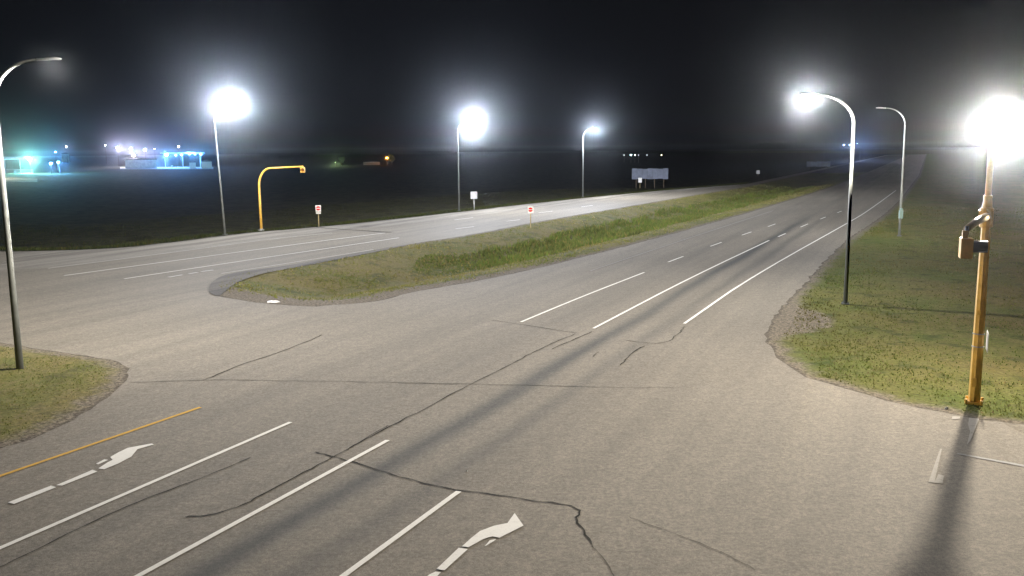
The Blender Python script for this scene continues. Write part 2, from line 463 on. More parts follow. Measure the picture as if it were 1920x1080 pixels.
# ------------------------------------------------------------------ grass as blades
def in_poly_samples(poly, n, x0, x1, y0, y1, far=1.0):
    """points in the outline, denser near the camera pole"""
    out = []; tot = 0
    P = RNG.uniform((x0, y0), (x1, y1), (n * 8, 2))
    r = np.hypot(P[:, 0], P[:, 1]); keep = RNG.uniform(0, 1, len(P)) < np.minimum(1, (28.0 / r) ** far)
    P = P[keep]; P = P[inside(P, poly)]
    return P[:n]
def vnoise(P, s, seed):
    rr = np.random.default_rng(seed); tot = np.zeros(len(P)); 
    for k in range(6):
        a = rr.uniform(0, 6.28); f = s * rr.uniform(.6, 1.9); ph = rr.uniform(0, 6.28)
        tot += np.sin((P[:, 0] * math.cos(a) + P[:, 1] * math.sin(a)) * f + ph + 1.5 * np.sin((P[:, 1] * math.cos(a) - P[:, 0] * math.sin(a)) * f * .7))
    return tot / 6
def grass(name, label, P, z, hgt, wid, colA, colB, colC, mixn):
    n = len(P); ang = RNG.uniform(0, math.pi, n); h = hgt * RNG.uniform(.5, 1.3, n); w = wid * RNG.uniform(.6, 1.4, n)
    dx, dy = np.cos(ang) * w / 2, np.sin(ang) * w / 2; lx, ly = RNG.normal(0, .35, n) * h, RNG.normal(0, .35, n) * h
    V = np.empty((n, 3, 3)); z0 = z - .02
    V[:, 0] = np.stack([P[:, 0] - dx, P[:, 1] - dy, z0], 1); V[:, 1] = np.stack([P[:, 0] + dx, P[:, 1] + dy, z0], 1)
    V[:, 2] = np.stack([P[:, 0] + lx, P[:, 1] + ly, z0 + h], 1)
    me = bpy.data.meshes.new(name); me.vertices.add(n * 3); me.vertices.foreach_set('co', V.ravel().astype(np.float32))
    me.loops.add(n * 3); me.loops.foreach_set('vertex_index', np.arange(n * 3, dtype=np.int32))
    me.polygons.add(n); me.polygons.foreach_set('loop_start', np.arange(0, n * 3, 3, dtype=np.int32))
    me.update(); me.validate()
    t = np.clip(mixn, 0, 1)[:, None]; rnd = RNG.uniform(0, 1, (n, 1))
    c = colA * (1 - t) + colB * t; c = np.where(rnd > .8, colC, c) * RNG.uniform(.75, 1.25, (n, 1))
    a = me.attributes.new('tint', 'FLOAT_COLOR', 'POINT')
    cc = np.ones((n, 3, 4)); cc[:, :, :3] = c[:, None, :]; a.data.foreach_set('color', cc.ravel().astype(np.float32))
    me.materials.append(M['blade']); o = bpy.data.objects.new(name, me); COL.objects.link(o)
    tag(o, label, 'grass', kind='stuff'); return o
cA = np.array((.11, .155, .030)); cB = np.array((.19, .165, .050)); cC = np.array((.26, .215, .10)); cD = np.array((.092, .102, .034))
medx = median + [median[0]]; nmx = nearmed + [nearmed[0]]

P = in_poly_samples(rightpoly, 150000, 10, 75, 22, 130, 1.6); d = dist_to(P, REx)
keep = d + vnoise(P, .9, 3) * .6 > .75; P, d = P[keep], d[keep]
keep = RNG.uniform(0, 1, len(P)) < np.clip(.55 + vnoise(P, .5, 9), .12, 1); P, d = P[keep], d[keep]
P = P[RNG.uniform(0, 1, len(P)) < .35 + .65 * np.exp(-dist_to(P, REx) / 12)]; d = dist_to(P, REx)
hh = .06 + .03 * vnoise(P, .35, 5)
grass('grass', 'mown green and straw grass on the right-hand corner round the signal pole', P, z_right(P, d), np.maximum(hh, .025) * (1 + P[:, 1] / 120), .05 * (1 + P[:, 1] / 80), cA * .75, cB * .72, cC * .68, .36 + .75 * vnoise(P, .22, 11) + np.where(P[:, 1] > 45, .2, 0))

P = in_poly_samples(nearmed, 60000, -45, -12, 16, 40, 1.0); d = dist_to(P, nmx)
keep = d + vnoise(P, 1.1, 3) * .4 > .65; P, d = P[keep], d[keep]
keep = RNG.uniform(0, 1, len(P)) < np.clip(.6 + vnoise(P, .6, 19), .15, 1); P, d = P[keep], d[keep]
grass('grass', 'short green and yellow grass on the median nose around the left lamp pole', P, z_near(P, d), .06 + .02 * vnoise(P, .6, 6), .05, cA, cB * 1.1, cC, .5 + .7 * vnoise(P, .3, 13))

P = in_poly_samples(median, 170000, -30, 75, 48, 215, 1.3); d = dist_to(P, medx); br = bare_med(P)
keep = (d + vnoise(P, 1.0, 3) * .5 > .6) & (RNG.uniform(0, 1, len(P)) > br * .9); P, d = P[keep], d[keep]
keep = RNG.uniform(0, 1, len(P)) < np.clip(.6 + vnoise(P, .4, 29), .15, 1); P, d = P[keep], d[keep]
grass('grass', 'straw and olive grass covering both slopes of the wide median', P, z_med(P, d), .10 + .04 * vnoise(P, .5, 7), .09 * (1 + P[:, 1] / 150), cA, cB * 1.05, cC, .62 + .6 * vnoise(P, .25, 17))

# taller reeds along the bottom of the median ditch
P = in_poly_samples(median, 130000, -8, 75, 62, 215, 1.0); d = dist_to(P, medx)
v = P @ np.array([NORM.x, NORM.y]); u = P @ np.array([ROADDIR.x, ROADDIR.y]); u0 = uv(G(850, 490))[0]
keep = (d + vnoise(P, .5, 31) * 1.2 > 5.6) & (u > u0 + 2 * vnoise(P, .8, 2)) & (RNG.uniform(0, 1, len(P)) < np.clip(.75 + vnoise(P, .35, 33), .1, 1)); P, d = P[keep], d[keep]
grass('tall_grass', 'taller dark green reeds growing along the bottom of the median ditch', P, z_med(P, d), (.42 + .2 * vnoise(P, .3, 8)) * np.clip(((P @ np.array([ROADDIR.x, ROADDIR.y])) - u0 + 3) / 14, .35, 1), .10 * (1 + P[:, 1] / 200), cD, cA * .9 + cB * .1, cB, .72 + .75 * vnoise(P, .3, 18))

# rank growth beyond the left carriageway
P = in_poly_samples(verge, 90000, -80, 70, 75, 230, .8); d = dist_to(P, LEx)
keep = d + vnoise(P, .6, 3) * .8 > .9; P, d = P[keep], d[keep]
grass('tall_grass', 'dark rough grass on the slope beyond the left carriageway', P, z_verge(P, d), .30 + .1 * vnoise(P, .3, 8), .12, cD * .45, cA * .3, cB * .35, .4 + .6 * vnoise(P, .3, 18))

# ------------------------------------------------------------------ markings, arrows, cracks
def strip(name, pix, w, mat, z=.014, jit=0.0, wj=0.0, step=None):
    pts = gp(*pix)
    if step: 
        pts = densify(smooth(pts, it=2) if len(pts) > 2 else pts, step)
        pts = [p + Vector((random.gauss(0, jit), random.gauss(0, jit), 0)) for p in pts]
    b = MB(); L = []
    for i, p in enumerate(pts):
        a = pts[max(0, i-1)]; c = pts[min(len(pts)-1, i+1)]; t = (c - a).normalized(); n = Vector((-t.y, t.x, 0))
        ww = w * (1 + random.uniform(-wj, wj)) * (1 if 0 < i < len(pts)-1 or not wj else .3)
        b.v += [(p.x + n.x*ww/2, p.y + n.y*ww/2, z), (p.x - n.x*ww/2, p.y - n.y*ww/2, z)]
    for i in range(len(pts) - 1): b.f.append((2*i+1, 2*i+3, 2*i+2, 2*i))
    o = b.build(name, mat); tag(o, kind='structure'); return o
def far_line(name, pix, w, mat, z=.014): return strip(name, pix, w, mat, z, 0, 0, 4.0)
LW = .15
for pix in [((-20, 1037), (545, 792)), ((240, 1091), (727, 826)), ((620, 1098), (860, 922)),
            ((1113, 616), (1292, 522), (1442, 451)), ((1283, 607), (1409, 519), (1592, 417), (1627, 396), (1680, 357))]:
    far_line('lane_line', pix, LW, M['white'])
far_line('lane_line', ((977, 604), (1092, 556), (1208, 511)), LW, M['white'])
far_line('lane_line', ((-20, 900), (376, 764)), .14, M['yellow'])
far_line('edge_line', ((1107, 508), (1230, 467), (1330, 434), (1450, 395)), .12, M['ghost'])
for pix in [((1253, 491.5), (1281, 481)), ((1332, 462), (1353, 454.5)), ((1391, 441), (1409, 435)), ((1440, 425), (1454, 420)),
            ((1459, 444), (1473, 438)), ((1501, 426), (1515, 420)), ((1538, 411), (1548, 407)), ((1570, 399), (1578, 396)),
            ((854, 429), (889, 425)), ((852, 412.5), (887, 408)), ((950, 415), (975, 412)), ((1010, 399), (1036, 396)), ((1090, 388), (1112, 385))]:
    far_line('lane_dash', pix, LW, M['white'])
far_line('edge_line', ((90, 503.5), (280, 479.5), (520, 446.5), (623, 437)), .16, M['faded'], .018)
far_line('lane_line', ((120, 517), (430, 475), (640, 447), (722, 437)), .16, M['white'])
far_line('lane_line', ((233, 523), (430, 493), (640, 462), (748, 446)), .16, M['white'])
far_line('edge_line', ((415, 513), (500, 500), (633, 479), (700, 468)), .13, M['faded'])
for q in [((316, 520), (342, 515.5)), ((354, 513.5), (371, 511)), ((377, 509.5), (400, 506.5))]:
    far_line('turn_arrow', q, .28, M['faded'])

def patch(name, polys, mat, z=.016):
    b = MB()
    for pl in polys:
        i = len(b.v); P = [G(*p) for p in pl]
        if sum(P[k].x * P[(k+1) % len(P)].y - P[(k+1) % len(P)].x * P[k].y for k in range(len(P))) < 0: P.reverse()
        b.v += [(p.x, p.y, z) for p in P]; b.f.append(tuple(range(i, i + len(P))))
    o = b.build(name, mat); tag(o, kind='structure'); return o
c1 = lambda x, y: (x / 2.25, 600 + y / 2.25); c3 = lambda x, y: (560 + x / 3, 780 + y / 3)
patch('turn_arrow', [[c1(*p) for p in ((33, 772), (60, 778), (237, 708), (215, 701))], [c1(*p) for p in ((238, 699), (262, 701), (412, 641), (390, 634))],
    [c1(*p) for p in ((415, 628), (455, 602), (475, 592), (465, 580), (500, 560), (540, 541), (600, 530), (640, 523), (650, 527), (580, 547), (555, 578), (500, 607), (440, 632))],
    [c1(*p) for p in ((405, 608), (440, 590), (457, 592), (415, 611))]], M['white'])
patch('turn_arrow', [[c3(*p) for p in ((700, 925), (735, 895), (770, 879), (800, 883), (760, 925))], [c3(*p) for p in ((775, 864), (900, 745), (952, 752), (820, 872))],
    [c3(*p) for p in ((918, 737), (970, 690), (1020, 650), (1100, 620), (1175, 605), (1192, 580), (1215, 549), (1265, 620), (1130, 688), (1090, 680), (1040, 695), (955, 742))],
    [c3(*p) for p in ((1045, 738), (1075, 702), (1110, 696), (1100, 706))]], M['white'])
patch('stop_line', [[(1741, 905), (1752, 872), (1763, 842), (1766, 843), (1759, 874), (1752, 906)], [(1752, 906), (1759, 890), (1770, 893), (1767, 908)],
    [(1817, 784), (1836, 786), (1828, 806), (1819, 828), (1813, 834), (1819, 810), (1815, 797)], [(1786, 781), (1800, 782), (1799, 787), (1784, 787)]], M['stop'])
patch('edge_line', [[(1795, 850), (1840, 858), (1920, 872), (1920, 876), (1840, 861), (1795, 852)]], M['ghost'], .012)
for w_, jit, pix in [
    (.055, .03, ((345, 970), (395, 967), (450, 950), (500, 925), (560, 890), (620, 860), (680, 828), (720, 805), (790, 770), (850, 738), (890, 717), (950, 688), (1020, 650), (1080, 626))),
    (.035, .03, ((650, 845), (690, 820), (730, 797))),
    (.06, .03, ((1035, 655), (1075, 637), (1110, 622))),
    (.05, .03, ((590, 848), (640, 860), (700, 878), (740, 892), (800, 908), (860, 920), (940, 930), (1030, 942), (1076, 949), (1087, 962), (1078, 975), (1095, 992), (1110, 1022))),
    (.018, .03, ((1110, 1022), (1130, 1045), (1160, 1090))),
    (.045, .04, ((240, 718), (400, 712), (500, 714), (640, 716), (780, 718), (900, 721), (1010, 723), (1120, 726))),
    (.025, .04, ((1120, 726), (1200, 728), (1300, 726))),
    (.06, .04, ((385, 712), (450, 685), (520, 662), (570, 643), (605, 628))),
    (.04, .02, ((-10, 1068), (80, 1025), (160, 985), (250, 945), (330, 915), (400, 888), (470, 858))),
    (.07, .04, ((1163, 685), (1180, 668), (1195, 655), (1210, 648))),
    (.05, .05, ((1110, 670), (1122, 660))),
    (.05, .06, ((920, 600), (1000, 612), (1080, 624))),
    (.05, .06, ((1170, 637), (1210, 644), (1250, 644), (1275, 624), (1283, 612))),
    (.02, .03, ((1180, 970), (1260, 1000), (1340, 1030), (1420, 1070)))]:
    strip('road_crack', pix, w_ * .85, M['crack'], .012, jit * .7, .5, .35)
# hairline broken edge along the far corner
strip('road_crack', ((560, 423), (620, 429), (735, 436)), .35, M['crack'], .02, .1, .5, 2)

# ------------------------------------------------------------------ street lamps
def solve_lamp(B, n, px, py):
    """arm reach r and height h so that B + n r + z h lies on the sight line of the lamp"""
    d = ray(px, py); A = np.array([[n.x, 0, -d.x], [n.y, 0, -d.y], [0, 1, -d.z]])
    s = np.linalg.lstsq(A, np.array([CAM.x - B.x, CAM.y - B.y, CAM.z - B.z]), rcond=None)[0]; return s[0], s[1]
GL = 'street lamps round the junction'
WHITE = (.86, .90, 1.0)
BULBS = {}
def bulb_mat(c, s):
    key = (c, s)
    if key not in BULBS: BULBS[key] = emis('lamp_glow', c, s)
    return BULBS[key]
def photometric(ld, glare=1.0, aim=None, amt=.45):
    """luminaire light distribution: stronger sideways than straight down, cut off above the horizontal"""
    ld.use_nodes = True; t = ld.node_tree; em = t.nodes['Emission']
    def mth(op, a, b=0.0, clamp=False):
        x = t.nodes.new('ShaderNodeMath'); x.operation = op; x.use_clamp = clamp
        for v, k in ((a, 0), (b, 1)):
            if isinstance(v, (int, float)): x.inputs[k].default_value = v
            else: t.links.new(v, x.inputs[k])
        return x.outputs[0]
    def rng(v, a, b, c, d):
        x = t.nodes.new('ShaderNodeMapRange'); x.interpolation_type = 'SMOOTHSTEP'; t.links.new(v, x.inputs[0])
        for k, q in enumerate((a, b)): x.inputs[k + 1].default_value = q
        for k, q in ((3, c), (4, d)):
            if isinstance(q, (int, float)): x.inputs[k].default_value = q
            else: t.links.new(q, x.inputs[k])
        return x.outputs[0]
    g = t.nodes.new('ShaderNodeNewGeometry'); sp = t.nodes.new('ShaderNodeSeparateXYZ'); t.links.new(g.outputs['Incoming'], sp.inputs[0])
    z = mth('MULTIPLY', sp.outputs[2], -1.0)
    wing = mth('POWER', mth('MAXIMUM', z, .3), -1.2)
    if aim is not None:
        a = aim.normalized(); dot = mth('ADD', mth('MULTIPLY', sp.outputs[0], a.x), mth('MULTIPLY', sp.outputs[1], a.y))
        wing = mth('MULTIPLY', wing, mth('ADD', mth('MULTIPLY', dot, amt), 1.0 - amt))
    f = mth('MULTIPLY', rng(z, .03, .25, glare, wing), rng(z, -.16, -.05, 0.0, 1.0))
    t.links.new(f, em.inputs['Strength'])
def street_lamp(label, base, az, reach, height, power=0, color=WHITE, lean=(0, 0), r0=.115, bend=1.6, glow=60, glare=1.0, aim=None, amt=.45, group=GL, cutoff=False, size=.14):
    t = empty('street_lamp', base, az); tag(t, label, 'street lamp', group)
    L = math.hypot(*lean)
    hs = height - bend
    ca, sa = math.cos(-az), math.sin(-az); lx, ly = lean[0]*ca - lean[1]*sa, lean[0]*sa + lean[1]*ca
    top = Vector((lx, ly, hs))
    MB().tube([(0, 0, .05), top * .5, top], [r0, r0 * .82, r0 * .66], 12).build('pole', M['steel'], t, True)
    pb = MB().box((0, 0, .03), (.42, .42, .05)); 
    for sx in (-1, 1):
        for sy in (-1, 1): pb.tube([(sx*.16, sy*.16, .05), (sx*.16, sy*.16, .13)], .02, 6)
    pb.build('base_plate', M['steel'], t)
    pts = []; hx = .55
    for k in range(13):
        a = k / 12 * math.pi / 2
        pts.append((top.x + (reach - hx) * (1 - math.cos(a)) ** 1.0, top.y * 1.0, hs + bend * math.sin(a) ** 1.0))
    arm = MB().tube(pts, [r0 * .66 - (r0 * .66 - .045) * k / 12 for k in range(13)], 10); arm.build('arm', M['steel'], t, True)
    hxp = top.x + reach; 
    hd = MB().ell((0, 0, 0), (.40, .155, .085), 14, 8, -25, 90)
    hd.xf(Matrix.Translation((hxp - .12, top.y, height + .02)) @ Matrix.Rotation(math.radians(-3), 4, 'Y'))
    hd.tube([(hxp - .62, top.y, height), (hxp - .40, top.y, height + .02)], .055, 8)
    head = hd.build('lamp_head', M['head'], t, True)
    lens = MB().ell((hxp - .04, top.y, height - .015), (.22, .12, .004 if cutoff else .06), 12, 5, -90, 0)
    lens.build('lens', bulb_mat(color, glow) if power and not cutoff else M['glassdark'], head, True)
    if power:
        ld = bpy.data.lights.new('lamp_light', 'POINT'); ld.energy = power * LAMP; ld.color = color; ld.shadow_soft_size = size
        lo_ = bpy.data.objects.new('lamp_light', ld); COL.objects.link(lo_); lo_.parent = t
        lo_.location = (hxp - .04, top.y, height - .24)
        photometric(ld, glare, aim, amt)
    return t
def AZ(v): return math.atan2(v.y, v.x)
def lamp_px(label, bpx, lpx, n, z=0, **kw):
    B = G(*bpx, z); nn = n.normalized(); r, h = solve_lamp(B, Vector((nn.x, nn.y, 0)), *lpx)
    if kw.get('reach'): r = kw.pop('reach')
    if kw.get('height'): h = kw.pop('height')
    print('LAMP', label[:40], 'base', tuple(round(x, 1) for x in B), 'reach', round(r, 2), 'h', round(h, 2))
    return street_lamp(label, B, AZ(nn), r, h, **kw)
toR = -NORM                # from the left side towards the carriageway
# spots: (cone, blend, tilt, bearing of the tilt measured from the line to the camera)
lamp_px('lit grey street lamp on the far verge left of the yellow beacon arm', (422, 440), (437, 190), Vector((.75, -.66)), power=15500, glare=15.0, aim=Vector((.91, -.41)), amt=.3, lean=(-.45, 0), size=.2)
lamp_px('lit grey street lamp on the far verge beside the grey sign back', (861, 395), (890, 225), toR, power=25500, glare=8.5, aim=Vector((.91, -.41)), amt=.3, size=.25)
lamp_px('lit grey street lamp far along the left carriageway, short of the billboard', (1093, 370), (1117, 240), toR, power=27000, glare=1.5, aim=Vector((.91, -.41)), amt=.2)
lamp_px('lit street lamp with its arm curving left above the right-hand road edge', (1585, 570), (1509, 178), NORM, power=7500, glare=6.0, color=(1, .96, .92))
lamp_px('unlit street lamp farther along the right verge, box strapped to its pole', (1686, 443), (1648, 203), NORM, power=4500, glare=0, cutoff=True)  # light added under dark glass to brighten the road beneath
lamp_px('unlit street lamp in the grass at the left edge, arm curving into view', (38, 695), (88, 112), Vector((.85, .2)), r0=.14, reach=2.2, power=14500, color=(1, .94, .88), glare=0, aim=Vector((0, 1)), cutoff=True)  # hidden light added under dark glass, thrown away from the camera
lamp_px('small bluish lit street lamp far away on the horizon beside the highway', (1612, 304), (1610, 262), NORM, z=-1.2, power=9000, glare=5, color=(.35, .5, 1), reach=2.0, height=12.0)
o = MB(); B = G(1686, 443); o.box((B.x - .02, B.y - .16, 2.1), (.34, .22, .75)).box((B.x, B.y - .14, 2.6), (.2, .2, .2))
o = o.build('equipment_box', mat_plain('grey_green_box', (.12, .19, .17), .6)); tag(o, 'grey-green equipment box strapped to the farther right street lamp', 'utility box')


# ------------------------------------------------------------------ signal beacon poles
def beacon(t, x, y, z, dirz=0.0, name='beacon_head', s=1.0):
    """single amber section hanging under the arm; local +X is the face"""
    h = MB().box((0, 0, 0), (.22*s, .36*s, .40*s)).box((-.03*s, 0, .27*s), (.10*s, .12*s, .16*s))
    h.xf(Matrix.Translation((x, y, z)) @ Matrix.Rotation(dirz, 4, 'Z')); hd = h.build(name, M['ypole'], t)
    v = MB(); seg = 12
    for k in range(seg + 1):
        a = math.radians(-30 + 240 * k / seg)
        for q, rr in ((.11, .145), (.38, .145), ):
            v.v.append((q*s, math.cos(a)*rr*s, math.sin(a)*rr*s))
    for k in range(seg): v.f.append((2*k, 2*k+1, 2*k+3, 2*k+2))
    v.xf(Matrix.Translation((x, y, z)) @ Matrix.Rotation(dirz, 4, 'Z')); vo = v.build('visor', M['black'], hd)
    sm = vo.modifiers.new('solid', 'SOLIDIFY'); sm.thickness = .012
    l = MB().ell((0, 0, 0), (.04*s, .13*s, .13*s), 12, 8).xf(Matrix.Translation((x, y, z)) @ Matrix.Rotation(dirz, 4, 'Z') @ Matrix.Translation((.115*s, 0, 0)))
    l.build('lens', M['amberlens'], hd, True)
    return hd

# far yellow curved mast
B = G(490, 432); E = G(582, 432); k_ = (CAM - B).length
t = empty('beacon_mast', B, AZ(Vector((.97, -.22)))); tag(t, 'yellow curved mast arm reaching right with an amber beacon, on the far verge', 'traffic beacon')
reach = 5.3; ht = (G(490, 432).y) * 0 + solve_lamp(B, Vector((.97, -.22, 0)).normalized(), 582, 312)[1]
print('far mast', solve_lamp(B, Vector((.97, -.22, 0)).normalized(), 582, 312), B)
ZM = ht; pts = [(0, 0, .1), (0, 0, ZM * .45), (0, 0, ZM - 2.1)]
for k in range(1, 9):
    a = k / 8 * math.pi / 2; pts.append((1.5 * (1 - math.cos(a)), 0, ZM - 2.1 + 1.95 * math.sin(a)))
rr = [.15, .13, .12] + [.12 - .02 * k / 8 for k in range(8)]
pts.append((reach, 0, ZM)); rr.append(.07)
MB().tube(pts, rr, 12).build('mast', M['ypole'], t, True)
MB().box((0, 0, .04), (.5, .5, .08)).tube([(0, 0, .08), (0, 0, .2)], .2, 12).build('base_plate', M['concrete'], t)
beacon(t, reach - .02, 0, ZM - .38, math.radians(-70), s=1.35)

# near yellow signal pole with luminaire
B = G(1826, 756, -.02); RB = .20
shdir = (G(1826, 756) - G(1752, 1060)).xy.normalized()     # away from the pole shadow
LD = Vector((shdir.x, shdir.y, 0))
Lr, Lh = 7.4, 9.4
t = empty('signal_pole', B, AZ(LD)); tag(t, 'yellow painted signal pole with lit lamp above, standing in the right-hand grass', 'signal pole')
ZA = 6.25
MB().tube([(0, 0, .06), (0, 0, 2.2), (0, 0, ZA - .35)], [RB * .93, RB * .84, RB * .70], 16, flute=.10).build('pole', M['ypole'], t)
MB().tube([(0, 0, ZA - .35), (0, 0, ZA - .33), (0, 0, ZA + .25), (0, 0, ZA + .30), (0, 0, ZA + .62)], [.18, .2, .2, .15, .12], 12).box((0, .02, ZA - .02), (.24, .42, .42)).build('clamp_collar', M['ypole'], t)
cb = MB().box((0, 0, .05), (.52, .52, .07))
for sx in (-1, 1):
    for sy in (-1, 1): cb.tube([(sx*.23, sy*.23, .05), (sx*.23, sy*.23, .17)], .045, 8)
cb.build('base_plate', M['ypole'], t)
MB().tube([(0, 0, ZA + .60), (0, 0, ZA + .68)], .135, 12).build('flange', M['ypole'], t)
pts = [(0, 0, ZA + .6), (0, 0, Lh - 1.2)]
for k in range(1, 9):
    a = k / 8 * math.pi / 2; pts.append(((Lr - .5) * (1 - math.cos(a)), 0, Lh - 1.2 + 1.2 * math.sin(a)))
MB().tube(pts, [.095] * 2 + [.09 - .04 * k / 8 for k in range(8)], 12).build('lamp_arm', M['ypole'], t, True)
hd = MB().ell((Lr - .1, 0, Lh + .02), (.42, .16, .09), 14, 8, -25, 90).build('lamp_head', M['head'], t, True)
MB().ell((Lr - .02, 0, Lh - .01), (.24, .13, .07), 12, 5, -90, 0).build('lens', bulb_mat(WHITE, 60), hd, True)
ld = bpy.data.lights.new('lamp_light', 'POINT'); ld.energy = 13500 * LAMP; ld.color = (1, .90, .77); ld.shadow_soft_size = .20
photometric(ld, 26.0, Vector((-.25, -1)), .6)
lo_ = bpy.data.objects.new('lamp_light', ld); COL.objects.link(lo_); lo_.parent = t; lo_.location = (Lr - .02, 0, Lh - .3)
MB().box((-.165, .02, .75), (.05, .13, .30)).build('access_hatch', M['ypole'], t)
MB().box((-.16, .02, 3.1), (.05, .10, .16)).build('junction_box', M['ypole'], t)
for zz in (1.95, 2.38): MB().tube([(0, 0, zz - .015), (0, 0, zz + .015)], RB * .93, 14).build('strap', M['alum'], t)
# beacon arm reaching towards the carriageway
E = G(1813, 434, ZA - .05); Q = E - B; ca, sa = math.cos(-AZ(LD)), math.sin(-AZ(LD))
e = Vector((Q.x * ca - Q.y * sa, Q.x * sa + Q.y * ca, 0)); print('beacon arm end', e, B)
e = e.normalized() * min(e.length, 6.0)
MB().tube([(0, 0, ZA), (e.x * .5, e.y * .5, ZA + .06), (e.x, e.y, ZA + .05)], [.13, .115, .095], 12).build('signal_arm', mat_plain('lamplit_yellow_enamel', (.62, .50, .30), .4), t, True)  # yellow arm painted paler: lamplight on it is put into the colour
bh = beacon(t, e.x, e.y, ZA - .48, math.radians(-80), s=1.35)
MB().tube([(e.x, e.y, ZA - .12), (e.x, e.y, ZA + .12)], .055, 10).build('hanger', M['black'], t, True)
# sign plate on the pole, seen edge-on
sp = MB().box((0, 0, 0), (.75, .012, .62)); sv = Vector((math.cos(AZ(LD)), math.sin(AZ(LD)), 0))
o = sp.build('sign_plate', M['signwhite']); o.parent = t; o.location = (-.05, -.27, 2.15); o.rotation_euler = (0, 0, math.radians(6))

# ------------------------------------------------------------------ roadside signs
def face_cam(p): return AZ(Vector((CAM.x - p.x, CAM.y - p.y)))
def no_entry(label, bpx, z=0, hpost=2.05, s=1.0, turn=0, tab=True):
    B = G(*bpx, z); t = empty('no_entry_sign', B, face_cam(B) + turn); tag(t, label, 'road sign', 'no entry signs facing the junction')
    MB().box((-.06, 0, hpost / 2), (.10, .10, hpost)).build('post', M['wood'], t)
    zc = hpost + .05
    pl = MB().box((0, 0, zc), (.012, .62 * s, .75 * s)).build('sign_plate', M['signwhite'], t)
    n = 28; ring = []
    b = MB()
    for half in (1, -1):
        pts = []
        a0 = math.asin(.04 / .25)
        for k in range(15):
            a = a0 + (math.pi - 2 * a0) * k / 14; pts.append((math.cos(a) * .25 * s, half * math.sin(a) * .25 * s))
        i = len(b.v); b.v += [(.010, p[0], zc + .02 + p[1]) for p in pts]; b.f.append(tuple(range(i, i + 15))[::half])
    b.build('red_disc', M['signred'], pl)
    if tab: MB().box((-.004, 0, zc - .52 * s), (.012, .56 * s, .20 * s)).build('tab_plate', M['signwhite'], t)
    return t
no_entry('white no entry sign with a tab on a timber post across the left carriageway', (598, 425), hpost=2.05)
no_entry('white no entry sign without a tab on a post in the far median', (995, 428), z=-.1, hpost=2.0, tab=False)
B = G(889, 393); t = empty('road_sign', B, face_cam(B)); tag(t, 'grey unpainted back of a square sign beside the far street lamp', 'road sign')
MB().box((0, 0, 1.2), (.07, .07, 2.4)).build('post', M['alum'], t); MB().box((.05, 0, 2.1), (.012, .95, 1.05)).build('sign_plate', M['alum'], t)
B = G(1200, 353, -.6); t = empty('road_sign', B, face_cam(B)); tag(t, 'small white sign on a thin post below the nearer billboard', 'road sign')
MB().box((0, 0, 1.1), (.08, .08, 2.2)).build('post', M['wood'], t); MB().box((.05, 0, 1.9), (.012, .85, 1.1)).build('sign_plate', M['signwhite'], t)
B = G(1421, 336, -1.2); t = empty('road_sign', B, face_cam(B)); tag(t, 'faint small grey sign in the dark field right of the nearer billboard', 'road sign')
MB().box((0, 0, 1.1), (.1, .1, 2.2)).build('post', M['wood'], t); MB().box((.05, 0, 2.2), (.012, 1.0, 1.1)).build('sign_plate', M['alum'], t)

def billboard(label, x0, x1, y0, y1, yb):
    B = G((x0 + x1) / 2, yb, -1.3); s = FPX / B.y; w = (x1 - x0) / s; h = (y1 - y0) / s
    zt = H + (282 - .01 * ((x0+x1)/2 - 960) - y0) / s; print('billboard', B, w, h, zt)
    t = empty('billboard', B, face_cam(B)); tag(t, label, 'billboard', 'billboards in the field')
    pan = MB(); n = 7
    for k in range(n): pan.box((.10 + .015 * (k % 2), -w/2 + w/n * (k + .5), zt + 1.3 - h/2), (.05, w/n * .985, h - .12 * (k % 3)))
    pan.build('panel', M['board'], t)
    for k in range(4): MB().box((0, -w*.38 + w*.76*k/3, (zt + 1.3 - .1) / 2), (.18, .18, zt + 1.3 - .1)).build('post', M['bark'], t)
    MB().box((.05, 0, zt + 1.3 - h * .8), (.06, w, .12)).build('stringer', M['wood'], t)
    MB().box((.05, 0, zt + 1.3 - h * .2), (.06, w, .12)).build('stringer', M['wood'], t)
billboard('wide grey billboard beyond the left carriageway, small sign below it', 1185, 1252, 315, 335, 352)
billboard('farther narrow billboard standing in the dark towards the horizon', 1513, 1555, 302, 312, 322)

# ------------------------------------------------------------------ litter and stones
def litter(label, px, py, s, z=.03, flat=.35):
    c = G(px, py, z); b = MB(); b.ell((0, 0, 0), (s, s * .6, s * flat), 10, 6)
    b.v = [(v[0] * random.uniform(.7, 1.3) + c.x, v[1] * random.uniform(.7, 1.3) + c.y, max(.01, c.z + v[2] * random.uniform(.5, 1.4))) for v in b.v]
    o = b.build('litter', M['litter']); tag(o, label, 'litter', 'scraps of white litter'); return o
litter('flattened white plastic bag lying on the kerb of the far median nose', 513, 566, .36, .04, .18)
litter('tiny white scrap on the grass edge left of the yellow pole', 1775, 766, .06, .03, .8)
litter('tiny white scrap in the middle of the pavement above the right arrow', 875, 883, .035, .02, .6)

